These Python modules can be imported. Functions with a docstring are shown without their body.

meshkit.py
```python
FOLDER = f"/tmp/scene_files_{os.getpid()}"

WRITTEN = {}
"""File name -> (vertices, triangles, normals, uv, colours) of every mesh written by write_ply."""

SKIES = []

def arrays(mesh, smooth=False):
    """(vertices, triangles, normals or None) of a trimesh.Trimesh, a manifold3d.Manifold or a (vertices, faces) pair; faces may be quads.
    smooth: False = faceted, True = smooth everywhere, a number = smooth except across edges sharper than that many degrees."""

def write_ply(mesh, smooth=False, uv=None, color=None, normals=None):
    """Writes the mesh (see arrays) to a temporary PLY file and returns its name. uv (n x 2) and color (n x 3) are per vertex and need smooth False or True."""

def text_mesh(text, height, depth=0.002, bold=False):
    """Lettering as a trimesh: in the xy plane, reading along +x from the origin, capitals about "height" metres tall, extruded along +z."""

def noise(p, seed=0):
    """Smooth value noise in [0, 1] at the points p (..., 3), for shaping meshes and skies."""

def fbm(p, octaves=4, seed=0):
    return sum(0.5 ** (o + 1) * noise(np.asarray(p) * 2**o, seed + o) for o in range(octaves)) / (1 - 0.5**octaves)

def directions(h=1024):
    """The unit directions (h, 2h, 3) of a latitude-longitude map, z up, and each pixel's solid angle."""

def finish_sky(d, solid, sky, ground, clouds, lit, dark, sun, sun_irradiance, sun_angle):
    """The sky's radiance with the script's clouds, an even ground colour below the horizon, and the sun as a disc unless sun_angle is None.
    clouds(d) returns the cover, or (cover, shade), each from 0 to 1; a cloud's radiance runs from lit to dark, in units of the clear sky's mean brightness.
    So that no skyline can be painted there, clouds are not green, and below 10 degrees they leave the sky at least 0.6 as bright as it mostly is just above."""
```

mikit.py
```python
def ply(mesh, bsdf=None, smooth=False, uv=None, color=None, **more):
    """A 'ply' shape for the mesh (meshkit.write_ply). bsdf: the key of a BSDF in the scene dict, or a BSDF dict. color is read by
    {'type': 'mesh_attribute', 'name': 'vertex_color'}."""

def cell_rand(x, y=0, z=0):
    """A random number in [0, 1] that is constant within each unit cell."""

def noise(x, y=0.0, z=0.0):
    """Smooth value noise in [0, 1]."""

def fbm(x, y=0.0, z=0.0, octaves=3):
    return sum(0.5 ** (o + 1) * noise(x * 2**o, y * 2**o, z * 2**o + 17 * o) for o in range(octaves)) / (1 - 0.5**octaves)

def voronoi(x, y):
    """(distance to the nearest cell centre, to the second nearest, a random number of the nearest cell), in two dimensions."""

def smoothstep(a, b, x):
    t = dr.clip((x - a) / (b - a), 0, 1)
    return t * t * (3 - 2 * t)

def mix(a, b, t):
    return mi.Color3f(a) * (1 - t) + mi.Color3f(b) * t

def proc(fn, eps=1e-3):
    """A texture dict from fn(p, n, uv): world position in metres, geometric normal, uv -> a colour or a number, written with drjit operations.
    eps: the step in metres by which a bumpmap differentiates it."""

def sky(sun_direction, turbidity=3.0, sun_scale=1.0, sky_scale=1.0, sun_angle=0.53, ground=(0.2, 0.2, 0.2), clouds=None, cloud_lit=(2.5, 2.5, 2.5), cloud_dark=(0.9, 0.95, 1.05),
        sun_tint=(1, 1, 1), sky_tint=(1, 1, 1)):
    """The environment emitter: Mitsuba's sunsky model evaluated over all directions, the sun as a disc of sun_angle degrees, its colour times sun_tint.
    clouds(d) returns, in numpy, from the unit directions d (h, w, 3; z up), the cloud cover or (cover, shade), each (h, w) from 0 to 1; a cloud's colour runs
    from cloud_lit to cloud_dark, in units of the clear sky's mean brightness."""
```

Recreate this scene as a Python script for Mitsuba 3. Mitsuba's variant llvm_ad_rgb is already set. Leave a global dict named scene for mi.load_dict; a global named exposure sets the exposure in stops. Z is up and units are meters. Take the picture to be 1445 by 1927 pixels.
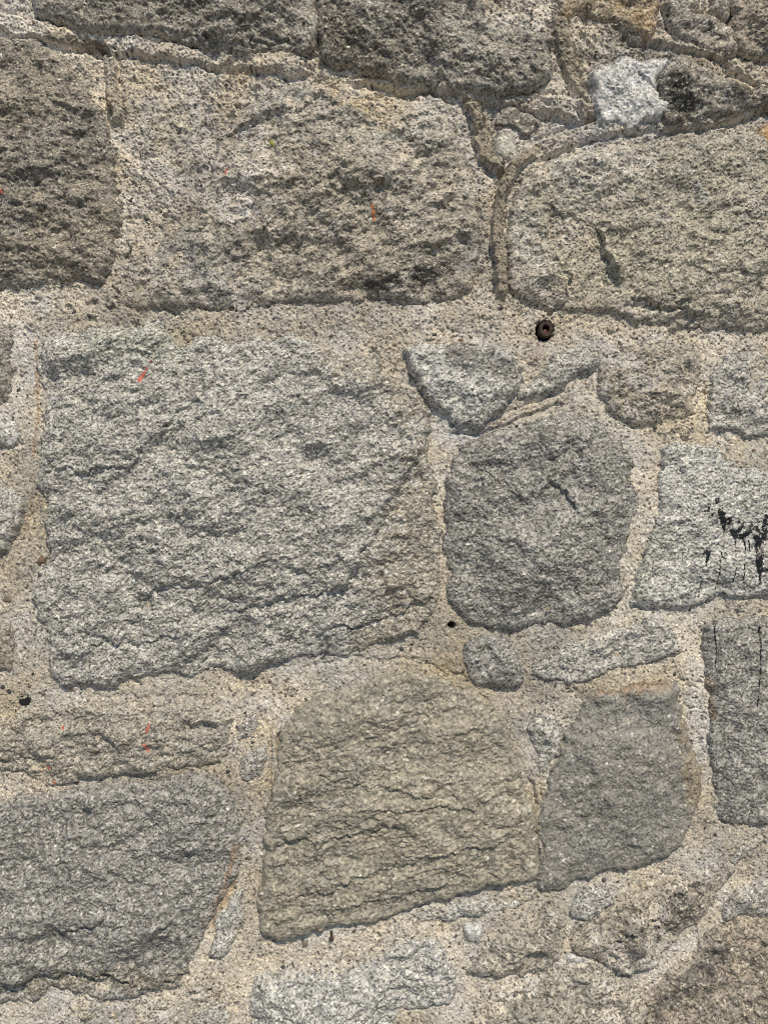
import math
import numpy as np
import trimesh, shapely
from scipy import ndimage, fft
import mitsuba as mi
import mikit

T = mi.ScalarTransform4f
scene, labels = {}, {}

# ------------------------------------------------------------------ camera, light
S = 0.0005                      # metres of wall per photograph pixel on the mortar plane
ZC = 1.40                       # height of the picture's centre above the pavement
D = 0.76                        # camera to mortar plane
scene['camera'] = {
    'type': 'perspective', 'fov_axis': 'y', 'fov': 2 * math.degrees(math.atan(963.5 * S / D)),
    'to_world': T().look_at(origin=[0, -D, ZC], target=[0, 0, ZC], up=[0, 0, 1]),
    'near_clip': 0.01, 'far_clip': 200.0}
scene['sky'] = mikit.sky([0.20, -0.82, 0.86], turbidity=3, sun_angle=0.8, sun_tint=(0.935, 0.98, 1.0), sky_tint=(1.0, 1.0, 0.93), sky_scale=0.95)
exposure = 1.45

# ------------------------------------------------------------------ materials
VC = {'type': 'mesh_attribute', 'name': 'vertex_color'}
def speck(size, lo, hi, seed, amount=1.0):
    def fn(p, n, uv):
        x, y, z = p.x / size + seed, p.y / size, p.z / size
        a = .62 * mikit.noise(x, y, z) + .38 * mikit.noise(x * 2.1 + 5, y * 2.1, z * 2.1)
        return mikit.smoothstep(lo, hi, a) * amount
    return mikit.proc(fn)
def mineral(dark, light, rough, spec, d=(.60, .70), l=(.64, .72), size=.0017, da=.85, la=.8):
    base = {'type': 'principled', 'base_color': VC, 'roughness': rough, 'specular': spec}
    pale = {'type': 'principled', 'base_color': {'type': 'rgb', 'value': list(light)}, 'roughness': .4, 'specular': .5}
    mica = {'type': 'principled', 'base_color': {'type': 'rgb', 'value': list(dark)}, 'roughness': .4, 'specular': .5}
    return {'type': 'blendbsdf', 'weight': speck(size, *d, 3, da), 'a': {'type': 'blendbsdf', 'weight': speck(size * 1.1, *l, 71, la), 'a': base, 'b': pale}, 'b': mica}
scene['granite_material'] = mineral((.055, .055, .056), (.68, .68, .66), .62, .45, d=(.54, .63), l=(.60, .68), da=.78, la=.7)
scene['dark_granite_material'] = mineral((.045, .045, .047), (.54, .54, .53), .62, .45, d=(.54, .63), l=(.61, .69), da=.78, la=.7)
scene['brown_rock_material'] = mineral((.042, .039, .036), (.57, .54, .49), .66, .45, d=(.55, .64), l=(.61, .69), da=.78, la=.65)
scene['quartz_material'] = mineral((.13, .135, .15), (.66, .67, .68), .5, .5, d=(.58, .68), l=(.58, .68), da=.6, la=.6)
scene['slate_material'] = mineral((.05, .05, .05), (.36, .355, .34), .6, .45, d=(.56, .68), l=(.62, .72), size=.0016, da=.6, la=.5)
scene['schist_material'] = mineral((.09, .085, .07), (.50, .46, .37), .6, .45, d=(.57, .68), l=(.60, .70), size=.0024, da=.65, la=.5)
scene['mortar_material'] = mineral((.06, .052, .045), (.70, .66, .58), .9, .25, d=(.63, .70), l=(.64, .72), size=.00125, da=.8, la=.6)
scene['paint_material'] = {'type': 'principled', 'base_color': VC, 'roughness': 0.38, 'specular': 0.5}

def grain_tex(c, dark, size):
    def fn(p, n, uv):
        a = mikit.fbm(p.x / size, p.y / size, p.z / size, octaves=3)
        return mikit.mix(dark, c, mikit.smoothstep(0.3, 0.65, a))
    return mikit.proc(fn)

scene['rust_material'] = {'type': 'principled', 'base_color': grain_tex((.060, .038, .034), (.02, .016, .016), .0015), 'roughness': .75, 'specular': .35}
scene['pin_material'] = {'type': 'principled', 'base_color': grain_tex((.15, .072, .055), (.07, .035, .03), .0012), 'roughness': .7, 'specular': .35}
scene['plug_material'] = {'type': 'principled', 'base_color': grain_tex((.012, .013, .016), (.006, .007, .009), .002), 'roughness': .6, 'specular': .4}
PEBBLE_TINTS = [(.055, .055, .06), (.10, .095, .09), (.19, .17, .15), (.16, .11, .08), (.035, .037, .042), (.27, .255, .23)]
for k, c in enumerate(PEBBLE_TINTS):
    scene[f'pebble_material_{k}'] = {'type': 'principled', 'base_color': grain_tex(c, tuple(v * .65 for v in c), .0018), 'roughness': .55, 'specular': .4}

# ------------------------------------------------------------------ field helpers (all in wall metres)
G = 0.00085                     # spacing of the fine grid
K = 6                           # coarse stride outside the photographed area
NX, NZ = K * 216 + 1, K * 266 + 1
X1 = (np.arange(NX) - (NX - 1) / 2) * G
Z1 = (np.arange(NZ) - (NZ - 1) / 2) * G
def core(n, half):
    c = (n - 1) // 2
    m = int(math.ceil(half / G / K)) * K
    off = c % K
    return c - off - m, c - off + m + K
CX0, CX1 = core(NX, 0.372)
CZ0, CZ1 = core(NZ, 0.493)
f32 = np.float32

def hsh(i, j, s):
    with np.errstate(over='ignore'):
        h = i.astype(np.uint32) * np.uint32(374761393) + j.astype(np.uint32) * np.uint32(668265263) + np.uint32((s * 2246822519) & 0xFFFFFFFF)
        h = (h ^ (h >> np.uint32(13))) * np.uint32(1274126177)
        h = (h ^ (h >> np.uint32(15))) * np.uint32(2246822519)
        return h ^ (h >> np.uint32(16))
def u01(h, b):
    return ((h >> np.uint32(b)) & np.uint32(0x3FF)).astype(f32) / 1023

def cells(x, y, seed):
    """Jittered cells of size 1: distances, three random numbers of the nearest, offset to its centre."""
    ix, iy = np.floor(x).astype(np.int32), np.floor(y).astype(np.int32)
    f1 = np.full(x.shape, 9, f32); f2 = f1.copy(); hh = np.zeros(x.shape, np.uint32)
    ox, oy = np.zeros(x.shape, f32), np.zeros(x.shape, f32)
    for a in (-1, 0, 1):
        for b in (-1, 0, 1):
            h = hsh(ix + a, iy + b, seed)
            dx = x - (ix + a) - u01(h, 0); dy = y - (iy + b) - u01(h, 10)
            d = dx * dx + dy * dy
            n = d < f1
            f2 = np.where(n, f1, np.minimum(f2, d)); f1 = np.where(n, d, f1)
            hh = np.where(n, h, hh); ox = np.where(n, dx, ox); oy = np.where(n, dy, oy)
    h = hsh(hh & np.uint32(0xFFFF), hh >> np.uint32(16), seed + 5)
    return np.sqrt(f1), np.sqrt(f2), u01(h, 0), u01(h, 10), u01(h, 20), ox, oy

def band(shape, lo, hi, beta, seed, ang=0.0, aniso=1.0):
    """Gaussian field of unit variance, wavelengths lo..hi metres, spectrum 1/f^beta, stretched along ang."""
    r = np.random.default_rng(seed)
    n0, n1 = [fft.next_fast_len(s + 24) for s in shape]
    w = fft.rfft2(r.standard_normal((n0, n1)).astype(f32), workers=4)
    fz = fft.fftfreq(n0, G)[:, None]; fx = fft.rfftfreq(n1, G)[None]
    c, s = math.cos(ang), math.sin(ang)
    u, v = (fx * c + fz * s) * math.sqrt(aniso), (-fx * s + fz * c) / math.sqrt(aniso)
    f = np.sqrt(u * u + v * v) + 1e-9
    m = f ** (-beta / 2 - .5) * np.exp(-(f * lo) ** 4 * .5) * (1 - np.exp(-(f * hi) ** 4))
    m[0, 0] = 0
    o = fft.irfft2(w * m.astype(f32), s=(n0, n1), workers=4)[:shape[0], :shape[1]]
    return (o / (o.std() + 1e-12)).astype(f32)

def sm(a, b, x):
    t = np.clip((x - a) / (b - a), 0, 1)
    return t * t * (3 - 2 * t)

def P(x, y, h=0.0):
    """Photograph pixel -> wall metres, for something standing h metres proud of the mortar plane."""
    k = S * (D - h) / D
    return (x - 722.5) * k, (963.5 - y) * k

def crop(ox, oy):
    return lambda s: [(ox + a * .5052, oy + b * .5052) for a, b in pts(s)]
def pts(s):
    return [tuple(float(v) for v in t.split(',')) for t in s.split()]
c1, c2, c3, c4, c5, c6 = crop(0, 0), crop(715, 0), crop(0, 560), crop(715, 560), crop(0, 1220), crop(715, 1220)

def smooth_ring(p, n=2):
    p = np.asarray(p, float)
    for _ in range(n):
        q = np.roll(p, -1, 0)
        p = np.stack([.89 * p + .11 * q, .11 * p + .89 * q], 1).reshape(-1, 2)
    return p

def line_dist(line, x, z, hw):
    """Distance to a polyline, position along it 0..1, and the signed side (z-up normal), computed within reach."""
    p = np.asarray(line, float)
    best = np.full(x.shape, 9., f32); along = np.zeros(x.shape, f32); side = np.zeros(x.shape, f32)
    L = np.r_[0, np.cumsum(np.hypot(*np.diff(p, axis=0).T))]
    for k in range(len(p) - 1):
        a, b = p[k], p[k + 1]; d = b - a; l2 = d @ d
        t = np.clip(((x - a[0]) * d[0] + (z - a[1]) * d[1]) / l2, 0, 1)
        dx, dz = x - a[0] - t * d[0], z - a[1] - t * d[1]
        q = np.hypot(dx, dz); n = q < best
        best = np.where(n, q, best); along = np.where(n, (L[k] + t * math.sqrt(l2)) / L[-1], along)
        side = np.where(n, np.sign(d[0] * dz - d[1] * dx), side)
    return best, along, side

def window(xs, zs, pad):
    j0 = max(0, int(np.searchsorted(X1, min(xs) - pad)) // K * K); j1 = min(NX, -(-int(np.searchsorted(X1, max(xs) + pad)) // K) * K + 1)
    i0 = max(0, int(np.searchsorted(Z1, min(zs) - pad)) // K * K); i1 = min(NZ, -(-int(np.searchsorted(Z1, max(zs) + pad)) // K) * K + 1)
    return slice(i0, i1), slice(j0, j1)

def sheet(mask, H, col, si, sj, lift=0.0):
    """Triangles of the grid under a mask: fine inside the photographed area, coarse beyond it."""
    i0, j0 = si.start, sj.start
    out = []
    for st in (1, K):
        m = mask[::st, ::st]
        ii, jj = np.arange(i0, si.stop, st), np.arange(j0, sj.stop, st)
        if len(ii) < 2 or len(jj) < 2: continue
        q = m[:-1, :-1] & m[1:, :-1] & m[:-1, 1:] & m[1:, 1:]
        inside = ((ii[:-1] >= CZ0) & (ii[:-1] < CZ1))[:, None] & ((jj[:-1] >= CX0) & (jj[:-1] < CX1))[None]
        q = q & (inside if st == 1 else ~inside)
        if not q.any(): continue
        w = len(jj)
        a, b = np.nonzero(q)
        v00 = a * w + b
        quad = np.stack([v00, v00 + 1, v00 + w + 1, v00 + w], 1)
        used, inv = np.unique(quad, return_inverse=True)
        quad = inv.reshape(-1, 4)
        hh = H[::st, ::st].ravel()[used]
        vv = np.stack([X1[jj][used % w], -(hh + lift), ZC + Z1[ii][used // w]], 1)
        cc = (col if st == 1 else ndimage.uniform_filter(np.ascontiguousarray(col), (K + 1, K + 1, 1)))[::st, ::st].reshape(-1, 3)[used]
        # the diagonal follows the flatter direction
        z = hh[quad]
        flip = np.abs(z[:, 0] - z[:, 2]) > np.abs(z[:, 1] - z[:, 3])
        f = np.where(flip[:, None, None], quad[:, [[0, 1, 3], [1, 2, 3]]], quad[:, [[0, 1, 2], [0, 2, 3]]]).reshape(-1, 3)
        out.append((vv, f, cc))
    v = np.vstack([o[0] for o in out]); n = np.cumsum([0] + [len(o[0]) for o in out])
    return v, np.vstack([o[1] + k for o, k in zip(out, n)]), np.clip(np.vstack([o[2] for o in out]), .004, .95)

def emit(key, mesh, mat, label=None):
    v, f, c = mesh
    scene[key] = mikit.ply((v, f), mat, smooth=True, color=c)
    if label: labels[key] = {'label': label}

# ------------------------------------------------------------------ shared mortar colour
XX, ZZ = np.meshgrid(X1.astype(f32), Z1.astype(f32))
def mortar_colour():
    sh = XX.shape
    base = np.array([.462, .437, .402], f32)
    up = sm(.02, .34, ZZ)[..., None]                      # the upper courses are greyer and more weathered
    base = base * (1 - up) + np.array([.485, .457, .424], f32) * up
    lowf = band(sh, .03, .5, 1.6, 11)
    hue = band(sh, .02, .3, 1.4, 12)
    c = base * (1 + .14 * lowf)[..., None]
    c = c * (1 + np.stack([.025 * hue, .0 * hue, -.05 * hue], -1))
    _, _, a, b, g, _, _ = cells(XX / .0014, ZZ / .0014, 21)
    sand = np.where(a < .12, .42 + .3 * b, np.where(a > .88, 1.22 + .3 * b, .82 + .36 * b))
    c = c * sand[..., None] * (1 + np.stack([.05 * (g - .5), 0 * g, -.14 * (g - .5)], -1))
    return c.astype(f32)
MORT = mortar_colour()
f1, f2, a, b, g, _, _ = cells(XX / .0040 + 3, ZZ / .0040, 31)
dense = sm(-.9, .9, band(XX.shape, .03, .3, 1.5, 13))
pr = .22 + .2 * b
AGG = (a < .10 + .22 * dense) & (f1 < pr)                  # dark sand grains and small grit
tone = np.where(g < .6, .07 + .07 * b, .16 + .14 * b)
MORT = np.where(AGG[..., None], tone[..., None] * np.array([1.0, .96, .92], f32), MORT)
AGGH = np.where(AGG, .0006 * np.sqrt(np.clip(1 - (f1 / pr) ** 2, 0, 1)), 0).astype(f32)
PITM = (a > .90 - .06 * dense) & (f1 < .28)
PIT = np.where(PITM, -.0016 * (1 - (f1 / .28) ** 2), 0).astype(f32)

# ------------------------------------------------------------------ stones
# outline, proud (mm), pillow (mm), rough, grain angle (deg), stretch, palette, label, options
PAL = {  # base, second tint, share of dark grains, share of light grains, grain mm
    'grey':  ((.392, .395, .392), (.342, .348, .35), .18, .16, 2.1),
    'pale':  ((.435, .448, .455), (.385, .40, .412), .14, .18, 2.0),
    'dark':  ((.242, .246, .248), (.285, .29, .292), .24, .15, 2.1),
    'slate': ((.235, .239, .238), (.262, .262, .255), .18, .06, 1.7),
    'olive': ((.312, .297, .262), (.272, .266, .24), .18, .10, 2.0),
    'brown': ((.325, .303, .268), (.282, .27, .25), .22, .13, 2.1),
    'loam':  ((.245, .225, .195), (.19, .182, .17), .26, .12, 2.2),
    'moss':  ((.355, .34, .292), (.315, .305, .275), .20, .12, 2.1),
    'drab':  ((.34, .325, .295), (.30, .292, .272), .18, .12, 2.1),
    'umber': ((.30, .268, .232), (.26, .24, .215), .20, .10, 2.2),
    'crust': ((.185, .18, .17), (.28, .272, .258), .28, .13, 2.2),
    'tan':   ((.44, .405, .345), (.37, .35, .31), .16, .12, 2.0),
    'white': ((.47, .485, .52), (.40, .415, .445), .14, .18, 1.9),
    'rust':  ((.30, .26, .20), (.34, .25, .15), .22, .1, 2.1),
    'green': ((.41, .415, .365), (.36, .36, .33), .12, .12, 2.0),
}
MAT = {'white': 'quartz_material', 'green': 'quartz_material', 'dark': 'dark_granite_material', 'slate': 'slate_material', 'olive': 'schist_material', **{k: 'brown_rock_material' for k in ('brown', 'loam', 'moss', 'drab', 'umber', 'crust', 'tan', 'rust')}}
STONES = []
def stone(poly, proud, pillow, rough, ang, stretch, pal, label=None, **o):
    STONES.append(dict(poly=poly, proud=proud, pillow=pillow, rough=rough, ang=ang, stretch=stretch, pal=pal, label=label, **o))

# --- top course
stone(pts('30,0 60,14 105,28 150,42 205,48 240,46 280,44 320,60 353,70 392,76 430,82 485,84 530,86 575,88 588,84 592,40 586,0'), 12, 9, 1.1, 8, 1.6, 'crust',
      'dark rough stone cut by the top edge, left of the vertical crack', steps=[(pts('250,46 330,56 420,68 520,74 590,68'), 6, 12)])
stone(pts('601,0 600,40 602,92 650,110 700,124 760,136 830,152 900,158 960,162 1005,152 1032,140 1042,118 1036,62 1018,44 960,46 905,22 872,0'), 12, 10, 1.1, -20, 1.3, 'crust',
      'large dark grey rough stone cut by the top edge, right of the vertical crack', stains=[('crusty', pts('600,20 700,110 600,100'), 60)])
stone(pts('1040,0 1052,22 1110,18 1160,28 1200,52 1226,66 1238,40 1232,0'), 7, 3, 1.1, 25, 1.2, 'rust', 'brown stone with orange rust stain at the top edge')
stone(pts('1262,0 1268,50 1300,72 1345,86 1385,98 1386,60 1372,38 1340,26 1300,14 1285,0'), 9, 4, 1.1, 30, 1.3, 'brown', 'grey stone with a black crack in the top right corner', stains=[('dark', pts('1270,20 1330,30'), 26)])
stone(pts('1395,0 1386,36 1396,90 1445,128 1445,0'), 10, 6, 1.4, 40, 1.2, 'umber')
stone(pts('1300,0 1345,20 1376,33 1384,0'), 6, 4, .8, 20, 1.2, 'crust')
stone(pts('1244,128 1290,118 1330,124 1375,140 1420,156 1445,160 1445,182 1400,198 1350,206 1300,216 1265,220 1250,200 1246,170'), 10, 8, 1.15, 15, 1.3, 'crust',
      'brown stone with a black crusted left end beside the pale chip', stains=[('black', pts('1270,150 1290,200'), 42), ('black', pts('1400,160 1440,175'), 26)])
stone(c2('795,258 830,238 885,236 900,212 985,226 1068,220 1076,240 1052,268 1030,292 1040,340 1070,382 1060,420 970,442 940,466 880,455 822,446 812,350'), 9, 1, .8, -40, 1.4, 'white',
      'pale bluish white jagged chip near the top right', crack=[pts('1202,130 1215,143 1222,150 1240,168')])
stone(pts('0,46 40,62 78,74 108,96 130,126 158,166 178,196 192,236 204,262 209,300 206,352 212,400 206,450 198,500 178,522 150,516 104,514 60,530 0,536'), 6, 13, 1.15, 10, 1.4, 'loam',
      'big brownish rough stone cut by the left edge, upper left')
# --- upper course
stone(pts('228,552 214,562 262,570 330,576 400,577 470,566 540,566 610,556 690,560 745,552 800,566 850,558 882,540 896,505 902,430 898,350 888,318 876,284 862,246 840,206 812,186 760,178 728,190 694,186 656,176 610,148 560,146 512,160 470,184 436,216 410,256 398,300 384,345 360,395 318,430 290,462 282,505 268,538'),
      4, 13, 1.15, 20, 1.5, 'brown', 'large brownish grey stone in the upper middle with a coral paint fleck', dusty=.35, stains=[('grey', pts('330,490 420,530'), 60), ('pale', pts('700,220 800,215'), 70), ('ochre', pts('640,160 720,190'), 40), ('grey', pts('480,190 590,180'), 40), ('black', pts('700,540 850,500'), 26)], steps=[(pts('390,262 440,240 480,215'), 5, 10), (pts('540,205 590,190 604,165'), 4, 10)])
stone(pts('262,240 288,196 330,176 378,176 384,214 372,262 364,300 350,338 318,356 282,330 262,290'), -2, 7, 1.4, 50, 1.3, 'tan', 'mortar smeared small stone left of the upper middle stone', dusty=.7)
stone(c2('420,430 452,398 500,392 560,415 596,440 590,480 560,516 520,512 500,482 460,470 428,474'), -1, 5, 1.2, 20, 1.2, 'crust')
stone(c2('430,505 462,486 500,505 522,560 518,586 482,596 450,570 430,552'), 3, 4, .5, -45, 1.3, 'green', 'small pale greenish chip above the forked mortar beads')
stone(pts('1000,308 1050,290 1092,284 1130,270 1200,262 1290,250 1370,240 1445,224 1445,604 1385,614 1330,612 1240,606 1195,594 1150,574 1100,578 1040,574 990,562 964,540 960,450 968,372 986,332'), 4, 13, 1.0, 25, 1.4, 'moss',
      'large greenish brown stone on the upper right with a curved step', dusty=.15, stains=[('pale', pts('1050,300 1200,300'), 60), ('pale', pts('980,400 1010,520'), 40)], steps=[(pts('1010,460 1026,428 1040,412 1055,406 1080,410 1112,424 1140,452 1152,480 1160,505 1175,540'), 13, 60, 3), (pts('1180,560 1260,570 1330,590'), 5, 12), (pts('1030,385 1060,400 1090,395'), 4, 12)])
stone(pts('1445,222 1432,232 1424,246 1432,262 1438,280 1445,288'), 7, 1, .7, 0, 1, 'rust', 'rust orange chip at the right edge', stains=[('orange', pts('1430,240 1445,285'), 30)])
# --- middle course
stone(c3('150,130 230,125 330,109 430,114 500,110 522,93 585,94 620,140 640,172 658,190 690,166 760,138 840,155 880,165 940,146 1000,160 1050,130 1130,138 1190,175 1240,212 1300,216 1350,205 1400,210') +
      pts('716,694 748,716 786,738 806,765 809,790 803,843 808,873 820,920 824,1000 826,1080 822,1130 816,1160 790,1188 745,1204 700,1214') +
      c3('1340,1320 1300,1340 1200,1330 1080,1352 1000,1380 900,1415 800,1382 700,1425 650,1410 580,1405 470,1430 400,1455 300,1440 200,1450 165,1370 175,1300 160,1250 115,1200 115,1030 150,1018 180,1010 185,960 150,900 168,780 128,690 135,600 148,500 150,450 148,330 133,250 138,170'),
      5, 17, 1.25, 28, 1.7, 'grey', 'largest stone of the wall, light grey granite with a red paint fleck', crisp=1,
      stains=[('smear', pts('850,860 810,960 775,1080 800,1170'), 105), ('smear', pts('690,1205 810,1170'), 45), ('smear', pts('640,660 740,695 806,765'), 60), ('green', pts('180,640 330,640'), 50)], steps=[(pts('50,880 100,882 150,885 202,883 237,873 283,833 323,787 364,752 420,738'), 3.5, 18), (pts('210,1150 300,1112 380,1100 440,1080 500,1060 580,1036'), 3.5, 16), (pts('400,1160 520,1130 600,1120 680,1085'), 4.5, 18), (pts('600,1160 650,1105 700,1010 760,900 800,830 814,780'), 8, 70, 5), (pts('600,1190 640,1178 715,1170 765,1146 830,1120'), 6, 14), (pts('362,1282 372,1262 388,1228 398,1205'), 3, 12), (pts('340,1010 420,1004 500,985'), 2, 14), (pts('100,1240 190,1210 280,1215 360,1190'), 3, 14), (pts('300,650 340,660 352,690'), 2, 8)])
stone(c4('100,172 200,176 300,166 420,175 480,190 500,220 525,250 520,300 510,350 472,380 440,420 390,460 340,478 290,470 270,430 230,400 190,375 160,320 125,260'), 9, 7, 1.1, 30, 1.5, 'pale',
      'pale grey triangular stone below the top of the mortar band', stains=[('dark', pts('870,660 960,700'), 36)])
stone(c4('520,362 560,320 620,270 640,212 700,182 770,176 812,200 824,230 790,262 740,290 690,320 620,350 560,366'), 4, 8, .8, 30, 1.8, 'grey', 'small lens shaped grey stone below the rusty anchor')
stone(c4('830,240 900,202 980,172 1060,166 1110,182 1190,180 1202,250 1185,320 1170,380 1178,430 1110,450 1050,466 980,470 900,450 840,400 822,330'), 3, 8, 1.2, 20, 1.3, 'brown', 'squarish buff stone right of the small lens stone', dusty=.25)
stone(c4('1250,280 1300,210 1370,196 1445,200') + pts('1445,824') + c4('1380,510 1300,490 1230,470 1232,400 1252,340'), 4, 9, 1.2, 30, 1.4, 'grey')
stone(c4('290,570 340,530 430,500 520,490 580,460 640,436 720,430 800,440 850,470 862,530 910,550 946,600 946,660 940,690 972,735 980,772 950,812 930,870 932,930 902,1000 905,1070 905,1130 860,1170 800,1192 720,1216 640,1216 560,1226 480,1236 400,1230 340,1215 300,1170 262,1130 260,1060 284,1030 250,990 255,900 248,800 255,700 268,620'),
      4, 12, .95, 20, 1.3, 'dark', 'dark grey rounded block with a notch near its middle', crisp=1,
      stains=[('ochre', pts('1030,1147 1032,1149'), 5)], steps=[(pts('1040,906 1052,918 1070,938 1090,966'), 5.5, 12), (pts('1088,980 1095,972 1112,945 1140,912'), 2, 8), (pts('880,870 940,900 1000,960'), 2, 15)])
stone(c4('1060,562 1110,532 1180,546 1270,560 1292,600 1350,640') + pts('1445,900 1445,1126') + c4('1350,1115 1260,1110 1200,1140 1140,1160 1060,1150 990,1152 940,1166 960,1080 980,1000 1000,940 1030,870 1050,780 1050,700 1066,620'),
      4, 8, .85, 20, 1.3, 'pale', 'light grey stone with black paint drips at the right edge', crisp=1, stains=[('green', pts('1200,1100 1240,1020'), 40)])
stone(pts('0,772 20,790 31,815 24,838 0,842'), 4, 6, .9, 70, 1.2, 'pale')
stone(pts('0,918 22,924 36,936 33,958 20,990 10,1040 0,1070'), 6, 8, .9, 70, 1.3, 'grey')
stone(pts('0,602 18,606 14,660 12,720 10,760 0,765'), 3, 6, 1.3, 80, 1.3, 'crust')
stone(pts('0,1150 16,1170 20,1220 16,1262 0,1280'), 3, 5, 1.0, 80, 1.3, 'umber')
# --- small stones below the middle
stone(c4('320,1292 390,1276 450,1270 490,1282 510,1332 538,1400 530,1450 480,1460 420,1450 350,1440 330,1392 314,1332'), 5, 7, 1.1, 50, 1.4, 'dark', 'small dark grey block below the rounded block', crisp=1)
stone(c4('562,1420 580,1372 640,1340 720,1312 800,1272 880,1262 930,1222 1000,1206 1080,1216 1120,1262 1130,1300 1100,1330 1030,1352 960,1372 890,1396 800,1420 740,1436 660,1436'), 4, 8, 1.0, 22, 1.6, 'grey', 'long grey lens shaped stone below the rounded block', steps=[(pts('1000,1285 1010,1268 1028,1240 1060,1226 1120,1214'), 4, 10)])
stone(c4('1228,1232 1300,1202') + pts('1445,1160 1445,1556') + c6('1400,668 1340,675 1280,660 1256,620 1262,500 1250,380 1246,260 1240,170 1214,80 1216,0'), 4, 9, .95, 60, 1.4, 'dark', 'dark grey stone at the right edge with thin black paint runs', crisp=1,
      stains=[('rust', pts('1338,1290 1345,1350'), 12)])
# --- lower course
stone(c5('0,270 60,258 150,222 250,212 400,225 550,220 700,216 800,226 860,260 850,320 840,380 820,420 740,440 640,452 560,460 440,476 330,490 240,512 180,520 130,490 60,462 0,436'), 3, 7, 1.3, 12, 1.8, 'drab', 'long flat buff grey stone at the left edge spotted with red paint flecks', dusty=.2)
stone(c5('0,602 80,572 200,552 330,540 450,530 470,516 600,520 700,490 780,482 840,540 870,620 880,700 884,800 860,880 820,960 790,1010 742,1080 720,1150 700,1210 660,1280 600,1290 540,1300 480,1322 420,1340 340,1322 250,1300 170,1290 100,1340 0,1372'),
      5, 14, 1.15, 15, 1.4, 'dark', 'big dark speckled stone in the lower left corner', stains=[('smear', pts('60,1870 180,1850 300,1860 400,1850'), 34), ('rust', pts('440,1600 420,1680 395,1720'), 7)], steps=[(pts('-30,1886 60,1852 120,1838 180,1842 240,1858 290,1868 340,1845 400,1828 430,1810'), 7, 18), (pts('60,1760 160,1740 260,1735'), 3, 15)])
stone(pts('-10,1900 60,1886 150,1884 210,1890 250,1882 330,1874 400,1868 420,1880 330,1905 260,1927 -10,1927'), 0, 5, 1.1, 10, 1.6, 'tan', dusty=.5)
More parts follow.
